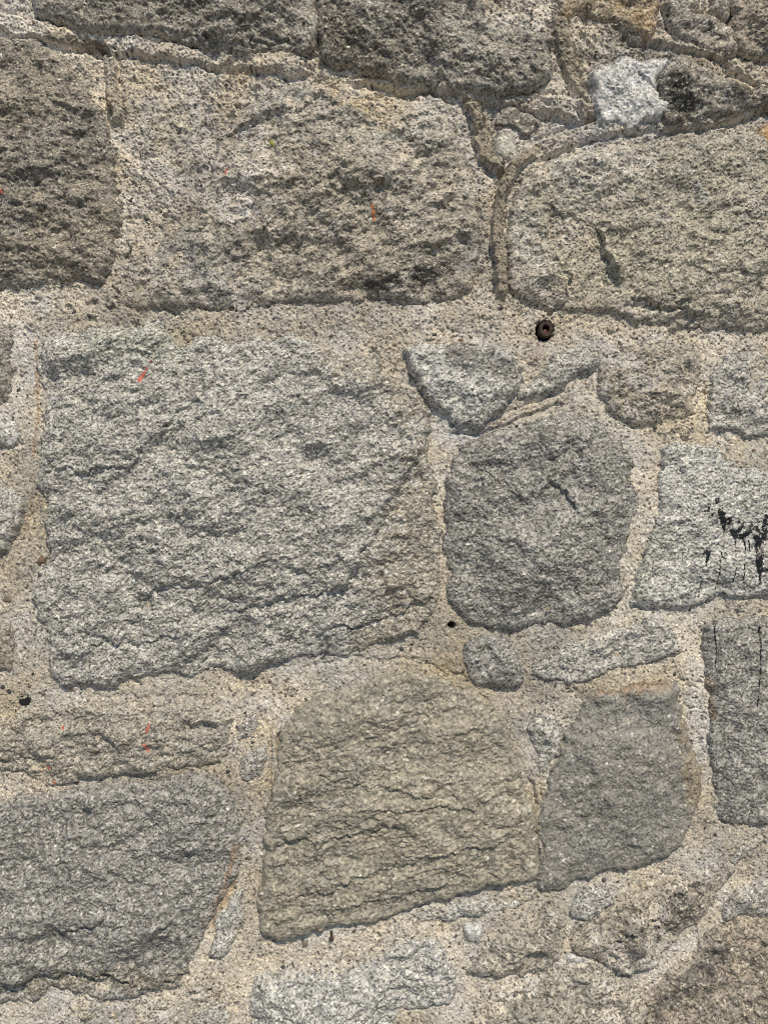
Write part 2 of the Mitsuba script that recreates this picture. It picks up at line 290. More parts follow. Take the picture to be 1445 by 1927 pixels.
stone(c5('1040,330 1032,440 1022,520 992,590 985,680 1000,770 976,830 966,930 970,1010 966,1080 1020,1104 1100,1086 1200,1056 1300,1040 1400,1034') + c6('60,1010 150,972 240,946 330,920 450,890 592,870 596,800 580,700 575,620 552,560 532,480 506,420 490,340 440,262 400,212 350,182 260,140 180,108 100,92') + c5('1400,140 1300,165 1200,190 1120,230 1070,280'),
      6, 9, .9, 17, 1.8, 'olive', 'large olive brown stone with slanting ridges in the lower middle', ledges=1, crisp=1, steps=[(pts('480,1612 560,1588 640,1578 720,1555 800,1572'), 3.5, 12), (pts('500,1705 600,1680 700,1650 820,1610 980,1580'), 3.5, 14), (pts('610,1464 700,1476 760,1490 850,1502'), 2.5, 9), (pts('520,1740 640,1715 760,1690 900,1640'), 3, 12), (pts('650,1530 760,1520 860,1520 960,1500'), 2.5, 12)])
stone(c5('880,282 930,252 950,272 946,330 912,340 886,330'), 1, 4, .8, 60, 1.3, 'grey', dusty=.3)
stone(c5('892,470 902,402 950,372 982,372 986,422 976,490 940,500 908,496'), 2, 5, .8, 60, 1.3, 'grey', 'small grey chip between the long flat stone and the olive stone', dusty=.1)
stone(c5('812,1030 860,930 902,902 902,960 882,1050 852,1120 820,1168 784,1156 798,1100'), 3, 6, 1.0, 65, 1.6, 'pale', 'narrow pale grey sliver beside the dark lower left stone')
stone(c6('762,210 800,182 900,160 1000,140 1108,122 1112,180 1130,240 1160,330 1192,400 1206,480 1200,560 1182,630 1150,700 1120,760 1070,790 1000,812 930,842 880,832 830,852 760,872 690,902 640,926 600,930 600,880 614,800 610,700 612,620 630,540 650,470 680,400 732,280'),
      5, 10, .85, 35, 1.3, 'slate', 'dark grey stone with white specks right of the olive stone', crisp=1, stains=[('rust', pts('1130,1305 1260,1285'), 16), ('brown', pts('1310,1370 1320,1500'), 36)], flecks=.012)
stone(c6('572,280 620,252 650,272 682,312 682,350 660,412 620,450 600,478 588,430 580,370 566,320'), 3, 6, 1.0, 60, 1.3, 'grey', 'small grey wedge between the olive stone and the dark grey stone')
stone(c6('1130,136 1170,140 1196,180 1190,222 1150,210 1122,190'), 1, 4, .8, 30, 1.2, 'grey', dusty=.2)
# --- bottom rubble
stone(c6('710,992 740,932 800,896 858,912 866,950 820,982 770,1022 730,1012'), 5, 5, 1.0, 35, 1.3, 'grey', 'small grey chip below the dark grey stone', crisp=1)
stone(c6('332,1232 420,1122 480,1082 560,1042 620,984 680,986 700,1062 690,1130 672,1190 600,1230 500,1242 400,1252'), 4, 14, 1.5, 25, 1.8, 'drab', 'brown rubble stone below the olive stone', dusty=.12)
stone(c6('312,1052 360,1042 402,1052 382,1110 332,1100'), 3, 3, .8, 20, 1.2, 'white', 'small whitish chip below the olive stone')
stone(c6('100,990 220,960 330,944 430,930 560,886 588,892 560,960 430,992 280,1012 160,1030'), 1, 5, 1.2, 15, 2.2, 'pale', 'pale flat sliver along the underside of the olive stone', dusty=.35)
stone(c6('732,1062 850,1002 950,952 1080,902 1200,862 1320,822 1342,850 1292,920 1252,990 1180,1062 1100,1132 1030,1212 960,1252 900,1242 840,1202 780,1172 722,1160 740,1110'), 5, 18, 1.5, 38, 2.0, 'brown', 'long slanting brown stone in the lower right', dusty=.1,
      stains=[('dark', pts('1180,1830 1300,1720'), 36)], steps=[(pts('1130,1800 1200,1760 1270,1700 1330,1650'), 5, 16)])
stone(c6('1290,962 1350,900') + pts('1445,1612 1445,1716') + c6('1380,1002 1282,1030'), 3, 7, 1.0, 40, 1.5, 'grey', dusty=.1)
stone(c6('1292,782 1340,732 1420,702 1432,732 1382,772 1322,810'), 1, 5, .8, 40, 1.4, 'grey', dusty=.3)
stone(c6('1040,826 1080,800 1116,806 1110,838 1070,856'), 0, 3, .7, 20, 1.2, 'grey', dusty=.4)
stone(pts('1222,1927') + c6('1000,1340 1080,1252 1180,1182 1232,1102 1282,1052') + pts('1445,1728 1445,1927'), 4, 16, 1.5, 40, 1.5, 'umber', 'rusty brown stone in the lower right corner', stains=[('dark', pts('1300,1860 1360,1800'), 22), ('dark', pts('1240,1910 1270,1890'), 14)])
stone(pts('462,1927 470,1857 520,1850 640,1844') + c6('0,1172 100,1112 200,1106 240,1142 250,1200 290,1252 290,1300 250,1342 150,1362 60,1376') + pts('738,1927'), 4, 14, 1.5, 12, 1.8, 'pale', 'pale grey stone cut by the bottom edge in the middle')
stone(c6('342,1380 450,1292 560,1262 700,1212 800,1182 870,1242 960,1272 996,1310') + pts('1214,1927 885,1927'), 4, 13, 1.5, 25, 1.6, 'drab', 'mortar coloured flat stone at the bottom edge', dusty=.2)
stone(pts('300,1927 360,1898 432,1890 440,1927'), 2, 5, .9, 15, 1.4, 'grey', dusty=.2)
stone(c6('690,1150 740,1136 790,1160 760,1186 710,1180'), 2, 3, .8, 10, 1.3, 'white')

STAIN = {'black': (.045, .043, .042), 'crusty': (.09, .082, .07), 'ochre': (.46, .35, .19), 'grey': (.29, .30, .305), 'pale': (.42, .42, .40), 'umber': (.25, .205, .155), 'green': (.33, .35, .315),
         'rust': (.32, .19, .10), 'orange': (.42, .25, .09), 'smear': (.275, .253, .216), 'dark': (.13, .13, .13), 'brown': (.27, .23, .17)}
EXT = 230
TOP = np.full(XX.shape, -.02, f32)                          # the highest stone depth (signed distance inside) at each point
HTOP = np.full(XX.shape, -.05, f32)
BUILT = []

def build_stone(n, s):
    seed = 100 + 37 * n
    hm = (s['proud'] + .6 * s['pillow']) * .001
    poly = [(x - EXT if x <= 0 else x + EXT if x >= 1445 else x, y - EXT if y <= 0 else y + EXT if y >= 1927 else y) for x, y in s['poly']]
    ring = np.array([P(x, y, hm) for x, y in smooth_ring(poly)])
    si, sj = window(ring[:, 0], ring[:, 1], .007)
    x, z = XX[si, sj], ZZ[si, sj]
    sh = x.shape
    pg = shapely.Polygon(ring).buffer(0)
    wx = band(sh, .006, .05, 1.8, seed) * .0014 + band(sh, .002, .008, 1., seed + 1) * .0004
    wz = band(sh, .006, .05, 1.8, seed + 2) * .0014 + band(sh, .002, .008, 1., seed + 3) * .0004
    shapely.prepare(pg)
    ins = shapely.contains_xy(pg, (x + wx).ravel(), (z + wz).ravel()).reshape(sh)
    d = ((ndimage.distance_transform_edt(ins) - ndimage.distance_transform_edt(~ins)) * G).astype(f32)
    d = ndimage.gaussian_filter(d, .8)
    # ---- relief
    a = math.radians(s['ang']); ca, sa = math.cos(a), math.sin(a)
    rt = math.sqrt(s['stretch'])
    w1 = band(sh, .008, .06, 1.6, seed + 4); w2 = band(sh, .008, .06, 1.6, seed + 5)
    u0, v0 = (x * ca + z * sa) / rt, (-x * sa + z * ca) * rt
    r = s['rough']; up = float(np.clip((ring[:, 1].mean() - .12) / .1, 0, 1))
    h = np.zeros(sh, f32)
    for size, slope, off, wob, k in ((.048, .21, .0012, .008, 6), (.019, .15, .0005, .003, 7), (.0075, .16, .0002, .0012, 8)):
        g5 = rt / min(rt, 1.14 if k > 6 else 9)
        u, v = (u0 * g5 + wob * w1) / size, (v0 / g5 + wob * w2) / size
        e1, e2, p, q, t, ox, oy = cells(u.astype(f32), v.astype(f32), seed + k)
        if k > 6: h -= r * (.0004 if k == 8 else .0005) * sm(.10, 0, e2 - e1) * sm(.35, .6, p)
        h += ndimage.gaussian_filter(r * (off * (t - .5) * 2 + slope * size * ((p - .5) * ox + (q - .5) * oy) * 2), {6: 5, 7: 1.3, 8: .5}[k])
    h += r * ((.0009 + .0002 * up) * band(sh, .006, .06, 1.7, seed + 9, a, s['stretch']) + .0028 * sm(0, .045, np.clip(d, 0, 1)) * band(sh, .035, .3, 2.0, seed + 18, a, min(s['stretch'], 1.8)))
    h = ndimage.gaussian_filter(h, .6)
    if s.get('ledges'):
        b = band(sh, .012, .09, 1.7, seed + 14, a, 3.5)
        t = (v0 / rt / .020 + .9 * b)
        fr = t - np.floor(t)
        h += .0015 * (fr ** 1.2 - sm(.86, 1.0, fr) * fr ** 1.2) * sm(-1.2, .8, band(sh, .03, .2, 1.5, seed + 15, a, 2.5) - np.clip(z + .28, -.1, .25) * 5)
    for line, depth, decay, *soft in s.get('steps', ()):
        k_ = soft[0] if soft else 1.0
        dd, al, sd = line_dist([P(px, py, hm) for px, py in line], x + .0012 * w1 + wx, z + .0012 * w2 + wz, .1)
        h -= depth * .001 * np.exp(-dd / (decay * .001)) * sm(-.0006 * k_, .0009 * k_, -dd * sd) * sm(0, .18, al) * sm(1, .82, al)
    for ck in s.get('crack', ()):
        dd, _, _ = line_dist([P(px, py, hm) for px, py in ck], x + wx, z + wz, .01)
        h -= (.004 * np.exp(-(dd / .0011) ** 2)).astype(f32)
    # grain relief
    gs = PAL[s['pal']][4] * .001; g4 = min(rt, 1.22)
    _, g2, ga, gb, gc, gx, gy = cells((u0 * rt / g4 + .0006 * w1) / gs, (v0 / rt * g4 + .0006 * w2) / gs, seed + 10)
    gr = (ga - .5) * .0006 + (gc - .5) * .0005 + .0014 * ((gb - .5) * gx + (ga * 7 % 1 - .5) * gy)
    h += (ndimage.gaussian_filter(gr.astype(f32), .45) + .00016 * band(sh, .0017, .004, .2, seed + 11)) * (.95 + .35 * r)
    # ---- profile: rises from its edge, falls steeply beyond it
    inner = np.clip(d, 0, None)
    rise = s['pillow'] * .0009 * (1 - np.exp(-inner / (.016 + .0016 * s['pillow'])))
    wgt = .35 + .65 * sm(0, .012, d)
    lim = s['proud'] * .001
    H = lim + rise + h * wgt + np.where(d < 0, d * 2.6, -.0028 * np.exp(-inner / .0012))
    if s.get('dusty', 0) < .2:
        H = np.where(d > .003, np.maximum(H, .0026 + .25 * rise + .3 * h), H)
    # ---- colour
    A, B, pd, pl, _ = PAL[s['pal']]
    m = sm(-1.1, 1.1, band(sh, .012, .25, 1.7, seed + 12))[..., None]
    col = np.array(A, f32) * (1 - m) + np.array(B, f32) * m
    n1 = band(sh, .003, .03, .8, seed + 13)
    for name, line, wd in s.get('stains', ()):
        dd, _, _ = line_dist([P(px, py, hm) for px, py in line], x, z, .1)
        k = sm(1.05, .35, dd / (wd * S) + .22 * n1 + .15 * w1)[..., None] * (.92 if name == 'black' else .55 if name == 'rust' else .8)
        col = col * (1 - k) + np.array(STAIN[name], f32) * k
    pd2 = pd + .05 * w2
    mul = np.where(ga < pd2, .42 + .30 * gb, np.where(ga > 1 - pl, 1.32 + .4 * gb, .80 + .38 * gb))
    mul = mul * (1 + .10 * band(sh, .0017, .004, .1, seed + 16))
    col = col * mul[..., None] * (1 + np.stack([.05 * (gc - .45), 0 * gc, -.10 * (gc - .45)], -1))
    fl = (gb > 1 - s.get('flecks', .004)) & (ga > .4)
    col = np.where(fl[..., None], np.array([.72, .72, .70], f32), col)
    dust = sm(.005, -.001, d + .0022 * n1) * .35
    ds_ = s.get('dusty', 0)
    if ds_:
        dust = np.maximum(dust, sm(1.1 - 1.9 * ds_, 1.9 - 1.6 * ds_, band(sh, .01, .14, 1.5, seed + 17) * .8 + np.exp(-inner / .03)) * .9)
    if s.get('crisp'): dust = dust * .35
    k = dust[..., None]
    col = col * (1 - k) + MORT[si, sj] * .95 * k
    TOP[si, sj] = np.maximum(TOP[si, sj], d)
    HTOP[si, sj] = np.maximum(HTOP[si, sj], np.where(d > -.004, H, -.05))
    key = 'stone_wall__stone' + (f'_{n:03d}' if n else '')
    emit(key, sheet(d > -.0036, H, col, si, sj), MAT.get(s['pal'], 'granite_material'), s['label'])
    BUILT.append((key, si, sj, d, H, hm))

for n, s in enumerate(STONES):
    build_stone(n, s)

# ------------------------------------------------------------------ mortar
def mortar():
    sh = XX.shape
    up = sm(.05, .34, ZZ)
    H = .0012 * band(sh, .03, .2, 1.8, 51) * (1 + .8 * up) + .0004 * band(sh, .006, .03, 1.4, 52) * (1 + up) + .0003 * band(sh, .0017, .006, .6, 53) * (1 + .6 * up)
    col = MORT.copy()
    n1, n2 = band(sh, .01, .06, 1.4, 54), band(sh, .003, .012, 1.0, 55)
    smooth = np.zeros(sh, f32)
    # raised ribbons of pointing: line, width px, height mm, smoothness
    for line, w, hh, sf in (
            (pts('-60,14 0,40 50,54 110,68 200,82 300,98 420,112 520,120 600,128'), 32, 5, .1),
            (pts('640,138 700,146 815,160 930,180 1075,206 1110,222'), 32, 5, .1),
            (c2('650,60 690,200 740,350 790,450'), 26, 4, .8),
            (c2('330,366 370,480 390,560 446,660'), 22, 7, .97),
            (c2('575,560 500,620 450,720 435,850 450,1000 455,1120'), 21, 7, .95),
            (c2('560,572 700,514 850,476 1000,456 1200,446 1445,380 1600,340'), 30, 4, .3),
            (c2('850,66 950,116 1100,156 1250,200 1445,316 1600,400'), 26, 4, .3),
            (c2('1060,10 1080,70 1100,130'), 16, 5, .6),
            (c2('1320,80 1340,190'), 14, 5, .6),
            (pts('204,86 208,130 216,180 222,240'), 22, 5, .5),
            (c4('250,490 350,494 440,464 560,416 640,384 700,372'), 14, 2, .3),
            (c5('1035,290 1025,400 1015,520 985,600'), 12, 3, .2),
            (c6('560,470 590,560 600,680 606,800'), 14, 2, .3)):
        L = [P(a, b) for a, b in line]
        si, sj = window([p[0] for p in L], [p[1] for p in L], w * S + .01)
        x, z = XX[si, sj], ZZ[si, sj]
        dd, al, _ = line_dist(L, x + .0012 * n1[si, sj] + .0004 * n2[si, sj], z + .0012 * n1[si, sj], .1)
        hw = w * S / 2
        prof = sm(1.18, .72, dd / hw) * sm(0, .06, al) * sm(1, .94, al)
        H[si, sj] += hh * .001 * prof - .0028 * np.exp(-((dd - hw * 1.35) / .0020) ** 2) * sm(0, .06, al) * sm(1, .94, al)
        smooth[si, sj] = np.maximum(smooth[si, sj], sf * sm(1.05, .8, dd / hw))
    # tooled grooves
    for line, w, dp in (
            (pts('53,900 52,1000 54,1100 50,1200 50,1310'), 3, 2.0), (pts('22,960 8,1030 0,1080'), 4, 3),
            (pts('206,560 262,572 330,579 400,581 446,574'), 5, 4.5), (pts('685,192 720,180 780,176 830,182 870,190'), 7, 6), (pts('120,84 160,92 200,100'), 9, 7), (pts('790,620 900,628 960,640'), 2.5, 1.2), (pts('1000,640 985,690 975,745'), 4, 2.5),
            (c4('345,490 430,470 520,430 640,380'), 3, 1.8), (pts('825,880 838,960 836,1050 842,1120'), 3, 1.6), (c4('905,1190 908,1060 960,960 1000,860'), 2.5, 1.5),
            (pts('560,1260 640,1240 760,1240 850,1262 900,1290'), 4, 2.5), (c6('250,130 330,170 420,200'), 4, 3),
            (c2('715,490 820,465'), 6, 5), (c2('1080,440 1250,412 1445,342'), 6, 5), (c2('1100,30 1200,52 1320,80'), 5, 5),
            (c5('500,515 640,490 760,470'), 3, 1.5), (c5('300,190 500,170 640,190 780,180'), 4, 2.5), (c5('730,1240 800,1300 870,1260 900,1240'), 4, 2.5), (c5('860,1290 880,1330 870,1399'), 5, 3),
            (pts('1150,800 1240,812 1330,815 1400,840'), 3, 1.4), (pts('600,40 597,70 600,130 604,160'), 4, 4), (c6('1130,240 1180,330 1220,420'), 3, 1.6), (c6('700,1190 800,1180 880,1230'), 5, 4)):
        L = [P(a, b) for a, b in line]
        si, sj = window([p[0] for p in L], [p[1] for p in L], .02)
        dd, al, _ = line_dist(L, XX[si, sj] + .0012 * n1[si, sj] + .0005 * n2[si, sj], ZZ[si, sj] + .0012 * n1[si, sj], .1)
        H[si, sj] -= dp * .001 * np.exp(-(dd / (w * S)) ** 2) * sm(0, .1, al) * sm(1, .9, al) * (.75 + .25 * n2[si, sj])
    # a thin open line where the mortar has shrunk from the stones
    H -= (.0020 * np.exp(-(TOP / .0011) ** 2) * sm(-.7, .6, n1)).astype(f32)
    # fewer grains show where the ribbon was trowelled smooth
    k = smooth[..., None]
    col = col * (1 - k) + k * (np.array([.255, .228, .188], f32) * (1 + .06 * n2 + .08 * band(sh, .0017, .003, 0, 56))[..., None])
    H += (AGGH + PIT * (1 + up)) * (1 - smooth)
    # deep weathering pits in the upper joints
    f1, f2, a, b, g, _, _ = cells(XX / .013 + .1 * n1, ZZ / .011 + .1 * n2, 61)
    pit = (a < .05 + .14 * up) * sm(.40, .1, f1 + .06 * n2)
    H -= .0032 * pit * (1 - smooth)
    # holes for the anchor, the open hole and the plug
    for px, py, rx, rz, dp, po in ((1025, 621, .0080, .0092, .020, 4), (850, 1177, .0036, .0030, .022, 6), (46, 1318, .0072, .0058, .0015, 8), (437, 583, .0030, .0022, .006, 4)):
        x0, z0 = P(px, py)
        q = np.sqrt(((XX - x0) / rx) ** 2 + ((ZZ - z0) / rz) ** 2) * (1 + .07 * n2)
        H -= (dp * sm(1.15, .8, q)).astype(f32)
    # rust run below the anchor, darker weathering near the top stones
    x0, z0 = P(1012, 655)
    k = (.25 * np.exp(-((XX - x0) / .008) ** 2 - ((ZZ - z0 + .008) / .018) ** 2))[..., None]
    col = col * (1 - k) + k * np.array([.24, .16, .11], f32)
    for line, wd, name, st in ((pts('66,640 70,690 75,780 62,860'), 3, 'rust', .6), (pts('1330,1210 1340,1300 1350,1400'), 8, 'rust', .35), (pts('1150,60 1240,105 1330,118'), 20, 'crusty', .6), (pts('440,1660 400,1740'), 6, 'rust', .5),
                               (pts('100,75 190,88 205,100'), 9, 'crusty', .7), (pts('1040,70 1070,120'), 24, 'crusty', .5), (pts('1100,105 1210,108'), 12, 'black', .7), (pts('1120,125 1100,170'), 12, 'crusty', .6)):
        dd, _, _ = line_dist([P(a_, b_) for a_, b_ in line], XX, ZZ, .1)
        k = (st * sm(1.3, .3, dd / (wd * S) + .25 * n2 + .1 * n1))[..., None]
        col = col * (1 - k) + k * np.array(STAIN[name], f32)
    return H.astype(f32), col
HM, CM = mortar()
full = slice(0, NZ), slice(0, NX)
emit('stone_wall__mortar', sheet((TOP < .0045) | (HM > HTOP - .0012), HM, CM, *full), 'mortar_material', 'sand coloured mortar full of dark grit, with raised pointing ribbons')

# ------------------------------------------------------------------ pebbles set in the mortar
rng = np.random.default_rng(5)
def pebble_mesh(seed):
    m = trimesh.creation.icosphere(subdivisions=1)
    r = np.random.default_rng(seed)
    v = m.vertices * (1 + .16 * r.standard_normal((len(m.vertices), 1)))
    v[:, 1] *= .8
    return trimesh.Trimesh(v, m.faces)
PEB = [[mikit.ply(pebble_mesh(k), f'pebble_material_{c}', smooth=50) for c in range(len(PEBBLE_TINTS))] for k in range(5)]
def height_at(A, x, z):
    return A[int(np.clip(round((z - Z1[0]) / G), 0, NZ - 1)), int(np.clip(round((x - X1[0]) / G), 0, NX - 1))]
spots = [(15, 1127, 5.2, 3.8, 2), (76, 1055, 4.4, 3.6, 3), (20, 1300, 2.4, 2.1, 0), (8, 1292, 2.6, 2.2, 0), (695, 130, 3.0, 3.4, 3), (574, 1778, 2.8, 3.4, 2), (700, 1804, 2.4, 2.4, 4), (896, 1258, 2.2, 2.2, 4),
         (1135, 1655, 2.6, 2.4, 1), (395, 1862, 2.4, 2.4, 4), (745, 1832, 1.8, 1.8, 1), (171, 597, 2.4, 1.7, 4), (140, 590, 2, 1.6, 0), (36, 735, 2.2, 2, 0), (760, 583, 2.3, 2.1, 2), (1418, 848, 2.6, 2.2, 3), (1294, 820, 2.2, 2, 2),
         (430, 1452, 2.2, 1.8, 4), (145, 1474, 2.4, 2, 0), (189, 1471, 2, 1.6, 3), (893, 1456, 2.6, 2.4, 0), (470, 1614, 2.2, 2.2, 2), (545, 1395, 2, 2, 2), (985, 745, 1.8, 1.6, 0)]
tries = 0
while len(spots) < 210 and tries < 20000:
    tries += 1
    px, py = rng.uniform(4, 1441), rng.uniform(20, 1915)
    x, z = P(px, py)
    if height_at(TOP, x, z) > -.0016 or rng.random() > .3 + .7 * height_at(dense, x, z): continue
    r = 1.15 + 1.1 * rng.random() ** 2.5
    spots.append((px, py, r, r * rng.uniform(.75, 1.0), int(rng.choice(6, p=[.3, .2, .14, .1, .22, .04]))))
k = 0
for px, py, rx, rz, tint in spots:
    x, z = P(px, py)
    if height_at(TOP, x, z) > -.0005: continue
    y = -(height_at(HM, x, z) - .15 * .001 * rx)
    base = PEB[int(rng.integers(5))][tint]
    key = 'stone_wall__mortar__pebble' + (f'_{k:03d}' if k else '')
    scene[key] = {**base, 'to_world': T().translate([x, float(y), ZC + z]).rotate([0, 1, 0], float(rng.uniform(-40, 40))).scale([rx * .001, (rx + rz) * .00042, rz * .001])}
    k += 1

# ------------------------------------------------------------------ paint on the stones (a skin that follows the surface)
def paint_skin(key, n_stone, strokes, colour, label=None, ragged=.2, thick=.0004, seed=0):
    wk = 1.05 if 'fleck' in key else 1.15
    skey, si, sj, d, H, hm = BUILT[n_stone]
    x, z = XX[si, sj], ZZ[si, sj]
    m = np.zeros(x.shape, f32)
    n1, n2 = band(x.shape, .0018, .006, .4, 900 + seed), band(x.shape, .006, .02, .8, 901 + seed)
    for line, w0, w1 in strokes:
        dd, al, _ = line_dist([P(a, b, hm) for a, b in line], x, z, .1)
        m = np.maximum(m, wk * (w0 + (w1 - w0) * al) * S * (1 + ragged * n1 + .3 * ragged * n2) - dd)
    mask = ndimage.binary_dilation(m > 0) & (d > .0005)
    lift = np.where(m > 0, thick, -.0008).astype(f32)
    Hp = ndimage.gaussian_filter(H, .5) + lift
    col = np.broadcast_to(np.array(colour, f32), x.shape + (3,)) * (1 + .08 * n1)[..., None]
    if not mask.any(): return
    emit(key, sheet(mask, Hp, col, si, sj), 'paint_material', label)
def find(word):
    return next(i for i, s in enumerate(STONES) if s['label'] and word in s['label'])
def q4(s):
    return [(1280 + a * .1297, 900 + b * .1297) for a, b in pts(s)]
DR = find('black paint drips'); BLACK = (.010, .013, .018)
paint_skin(BUILT[DR][0] + '__paint', DR, [
    (q4('530,310 520,350'), 3.5, 3), (q4('405,420 400,470'), 2.2, 2.2), (q4('355,470 350,480'), 2, 2), (q4('445,520 445,535'), 2.2, 2), (q4('550,440 560,500'), 1.5, 4), (q4('590,510 610,590 630,680'), 6, 5), (q4('640,690 650,810'), 4, .8),
    (q4('710,590 715,650'), 4, 3.5), (q4('860,620 862,640'), 2.2, 2), (q4('760,770 810,800 870,750 920,660'), 4, 2.5), (q4('800,800 820,880'), 6, 3), (q4('818,880 808,1000 800,1080'), 1.5, .9), (q4('800,1280 780,1350 758,1500'), .9, 1.6),
    (q4('900,850 960,820 1010,760 1060,720 1120,720 1150,790'), 5, 4), (q4('1050,650 1050,720'), 1.5, 3), (q4('940,860 945,1000 935,1140'), 1.6, .8), (q4('925,1180 915,1340 925,1480'), 1.1, 1.2), (q4('1000,900 995,1040'), 1.6, 1.6),
    (q4('1100,850 1140,940 1140,1100 1140,1250'), 5, 7), (q4('1140,1250 1155,1380'), 7, 3), (q4('1160,1380 1170,1600'), 2.5, .8), (q4('1140,940 1210,880 1245,760 1262,600 1275,560'), 6, 4), (q4('1190,1350 1272,1340'), 2, 3),
    (q4('390,1070 400,1120 360,1270'), 5, 1.4), (q4('330,1100 430,1075'), 1.8, 2), (q4('345,1330 335,1380'), 1, 1), (q4('315,1500 310,1600 295,1730'), .8, 1.3), (q4('580,1160 560,1400 535,1620'), .9, 1.3), (q4('605,1060 600,1130 650,1170'), .8, 1.2)],
    BLACK, 'black paint dripping down the light grey stone', seed=1)
RD = find('thin black paint runs')
paint_skin(BUILT[RD][0] + '__paint', RD, [(pts('1346,1176 1347,1200 1350,1225 1347,1260'), 1.2, .8), (pts('1433,1180 1432,1215 1430,1250'), 1.9, 1.2), (pts('1432,1250 1428,1300 1427,1330'), 1.3, .8)], BLACK, 'thin black paint runs on the dark grey stone', seed=2)
RED, ORANGE = (.45, .13, .10), (.38, .15, .06)
BG, UM, LF, UL = find('largest stone'), find('large brownish grey'), find('long flat buff grey'), find('big brownish rough')
paint_skin(BUILT[BG][0] + '__paint_fleck', BG, [(pts('262,713 268,700 273,690'), 5, 1.8), (pts('280,678 283,675'), 1.8, 1.5)], RED, 'red paint fleck near the top of the largest stone', .15, seed=3)
paint_skin(BUILT[UM][0] + '__paint_fleck', UM, [(pts('420,326 424,320 427,314'), 2.2, 2.4)], RED, 'coral red paint fleck', .2, seed=4)
paint_skin(BUILT[UM][0] + '__paint_fleck_001', UM, [(pts('701,386 703,400 704,414'), 3, 2.2)], ORANGE, 'orange paint streak', .2, seed=5)
paint_skin(BUILT[UM][0] + '__paint_fleck_002', UM, [(pts('511,268 514,276'), 3.5, 3)], (.22, .27, .04), 'small yellow green paint spot', .2, seed=6)
for j, (line, w) in enumerate(((pts('279,1364 276,1378'), 2.6), (pts('272,1402 277,1414'), 2.4), (pts('115,1369 119,1373'), 2), (pts('87,1446 89,1450'), 2), (pts('96,1474 100,1478'), 2.2))):
    paint_skin(BUILT[LF][0] + '__paint_fleck' + (f'_{j:03d}' if j else ''), LF, [(line, w, w)], RED, None, .2, seed=7 + j)
paint_skin(BUILT[UL][0] + '__paint_fleck', UL, [(pts('7,362 9,368'), 3, 2)], RED, 'red paint spot at the left edge', .2, seed=20)
paint_skin(BUILT[UL][0] + '__paint_fleck_001', UL, [(pts('-6,376 4,384 0,394'), 5, 4)], (.02, .03, .05), 'blue black paint spot at the left edge', .3, seed=21)

# ------------------------------------------------------------------ metal things set in the mortar
def lathe(profile, n=40):
    return trimesh.creation.revolve(np.array(profile), sections=n)
def place(mesh, key, mat, px, py, y, sx=1., sz=1., smooth=40):
    """Axis along the wall's normal, front towards the camera."""
    x, z = P(px, py)
    m = mesh.copy()
    v = m.vertices.copy()
    m.vertices = np.stack([x + v[:, 0] * sx, y - v[:, 2], ZC + z + v[:, 1] * sz], 1)
    m.invert() if m.volume < 0 else None
    scene[key] = mikit.ply(m, mat, smooth=smooth)
def roughen(m, amp, seed):
    m = m.subdivide()
    from meshkit import noise
    v = m.vertices
    m.vertices = v + amp * (np.stack([noise(v / .0022, seed + k) for k in range(3)], 1) - .5) * 2
    return m
ym = -.0012
sleeve = roughen(lathe([(.0031, -.018), (.0031, .0002), (.0036, .0012), (.0058, .0014), (.0064, .0006), (.0066, -.004), (.0066, -.018), (.0031, -.018)]), .00035, 3)
place(sleeve, 'anchor_sleeve__sleeve', 'rust_material', 1026, 620, ym, 1.0, 1.16)
pin = roughen(lathe([(0, -.018), (.0022, -.018), (.0022, -.0012), (.0018, -.0004), (0, -.0002)]), .0002, 4)
place(pin, 'anchor_sleeve__pin', 'pin_material', 1025, 624, ym)
back = lathe([(0, -.0185), (.0062, -.0185), (.0062, -.0172), (0, -.0172)])
place(back, 'anchor_sleeve__bottom', 'rust_material', 1026, 620, ym)
labels['anchor_sleeve'] = {'label': 'rusty round metal anchor sleeve with a pin inside, set in the mortar band', 'category': 'wall anchor'}
labels['anchor_sleeve__pin'] = {'label': 'reddish brown rusty pin'}
plug = lathe([(0, -.004), (.0066, -.004), (.0067, .0002), (.0060, .0009), (.003, .0010), (0, .0008)], 36)
plug = roughen(plug, .0005, 9)
place(plug, 'black_plug', 'plug_material', 46, 1318, -(height_at(HM, *P(46, 1318)) + .0006), 1.0, .78)
labels['black_plug'] = {'label': 'round black plug set flush in the mortar below the largest stone', 'category': 'plug'}
nail = roughen(lathe([(0, -.006), (.0012, -.006), (.0012, .004), (.0022, .0042), (.0021, .0050), (0, .0053)], 16), .0002, 12)
def nail_at(key, px, py, hang, label):
    x, z = P(px, py)
    m = nail.copy(); v = m.vertices
    a = math.radians(hang)
    y, zz = -v[:, 2], v[:, 1]
    m.vertices = np.stack([x + v[:, 0], -height_at(HM, x, z) + y * math.cos(a) + zz * math.sin(a), ZC + z + y * math.sin(a) + zz * math.cos(a)], 1)
    m.invert() if m.volume < 0 else None
    scene[key] = mikit.ply(m, 'rust_material', smooth=40)
    labels[key] = {'label': label, 'category': 'nail', 'group': 'rusty nails in the mortar'}
nail_at('rusty_nail', 437, 583, 10, 'rusty nail head in the mortar under the upper middle stone')
nail_at('rusty_nail_001', 624, 1756, 65, 'bent rusty nail stub under the bottom edge of the olive stone')

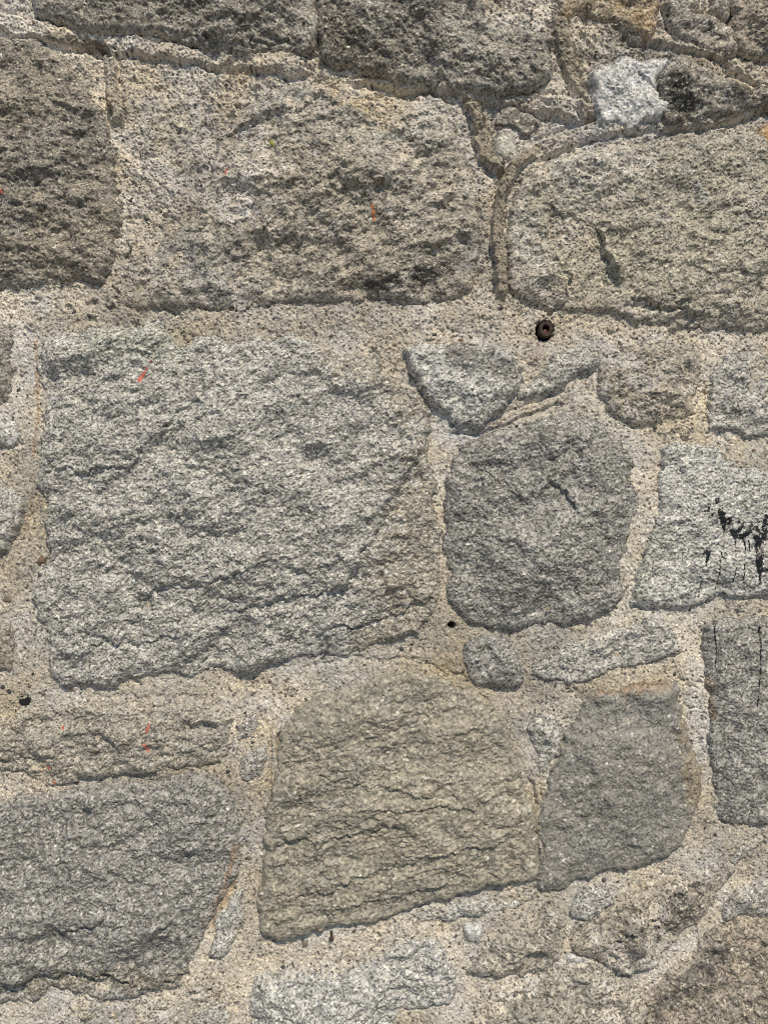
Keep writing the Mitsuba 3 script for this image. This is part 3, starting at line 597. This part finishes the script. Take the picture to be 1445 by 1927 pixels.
# ------------------------------------------------------------------ the wall beyond the photographed part, and the pavement
WX, WT = 2.4, 2.9
xe0, xe1, ze0, ze1 = X1[0], X1[-1], ZC + Z1[0], ZC + Z1[-1]
parts = []
for x0, x1, z0, z1 in ((-WX, xe0, 0, WT), (xe1, WX, 0, WT), (xe0, xe1, 0, ze0), (xe0, xe1, ze1, WT)):
    b = trimesh.creation.box(extents=[x1 - x0, .4, z1 - z0]); b.apply_translation([(x0 + x1) / 2, .2, (z0 + z1) / 2]); parts.append(b)
b = trimesh.creation.box(extents=[xe1 - xe0, .36, ze1 - ze0]); b.apply_translation([(xe0 + xe1) / 2, .23, (ze0 + ze1) / 2]); parts.append(b)
m = trimesh.util.concatenate(parts)
scene['stone_wall__core'] = mikit.ply(m, {'type': 'principled', 'base_color': grain_tex((.46, .432, .395), (.33, .31, .285), .003), 'roughness': .9, 'specular': .2})
labels['stone_wall__core'] = {'label': 'plain mortar body of the wall behind the facing stones'}
labels['stone_wall'] = {'label': 'old wall of rough grey and brown granite stones in sandy mortar', 'category': 'stone wall', 'kind': 'thing'}
rb = np.random.default_rng(77)
from meshkit import noise
ms, cs = [], []
row = .02
while row < WT - .1:
    hgt = rb.uniform(.14, .30); x = -WX + rb.uniform(0, .2)
    while x < WX - .1:
        w = rb.uniform(.18, .42)
        cx, cz = x + w / 2, row + hgt / 2
        if not (xe0 + .07 - w * .5 < cx < xe1 - .07 + w * .5 and ze0 + .08 - hgt * .5 < cz < ze1 - .08 + hgt * .5) and cz + hgt / 2 < WT:
            s_ = trimesh.creation.icosphere(subdivisions=3)
            v = s_.vertices; v = np.sign(v) * np.abs(v) ** .45
            v *= np.array([w / 2 - .015, .026, hgt / 2 - .015])
            v += np.array([.02, .008, .02]) * (np.stack([noise(v / .05 + [cx, k, cz], k) for k in range(3)], 1) - .5) * 2
            s_.vertices = v + [cx, 0, cz]; ms.append(s_)
            tint = [(.38, .38, .375), (.27, .272, .272), (.31, .29, .255), (.24, .24, .236), (.34, .325, .295)][int(rb.integers(5))]
            cs.append(np.array(tint) * (.85 + .3 * noise(s_.vertices / .02, 9))[:, None])
        x += w + rb.uniform(0, .02)
    row += hgt
scene['stone_wall__outer_stonework'] = mikit.ply(trimesh.util.concatenate(ms), 'granite_material', smooth=True, color=np.vstack(cs))
labels['stone_wall__outer_stonework'] = {'label': 'rest of the facing stones beyond the picture', 'kind': 'stuff'}
scene['pavement'] = mikit.ply((np.array([[-40, -60, 0], [40, -60, 0], [40, 40, 0], [-40, 40, 0]], float), np.array([[0, 1, 2], [0, 2, 3]])),
                              {'type': 'principled', 'base_color': grain_tex((.24, .235, .225), (.17, .165, .16), .03), 'roughness': .9, 'specular': .2})
labels['pavement'] = {'label': 'grey concrete pavement in front of the stone wall', 'category': 'pavement', 'kind': 'structure'}
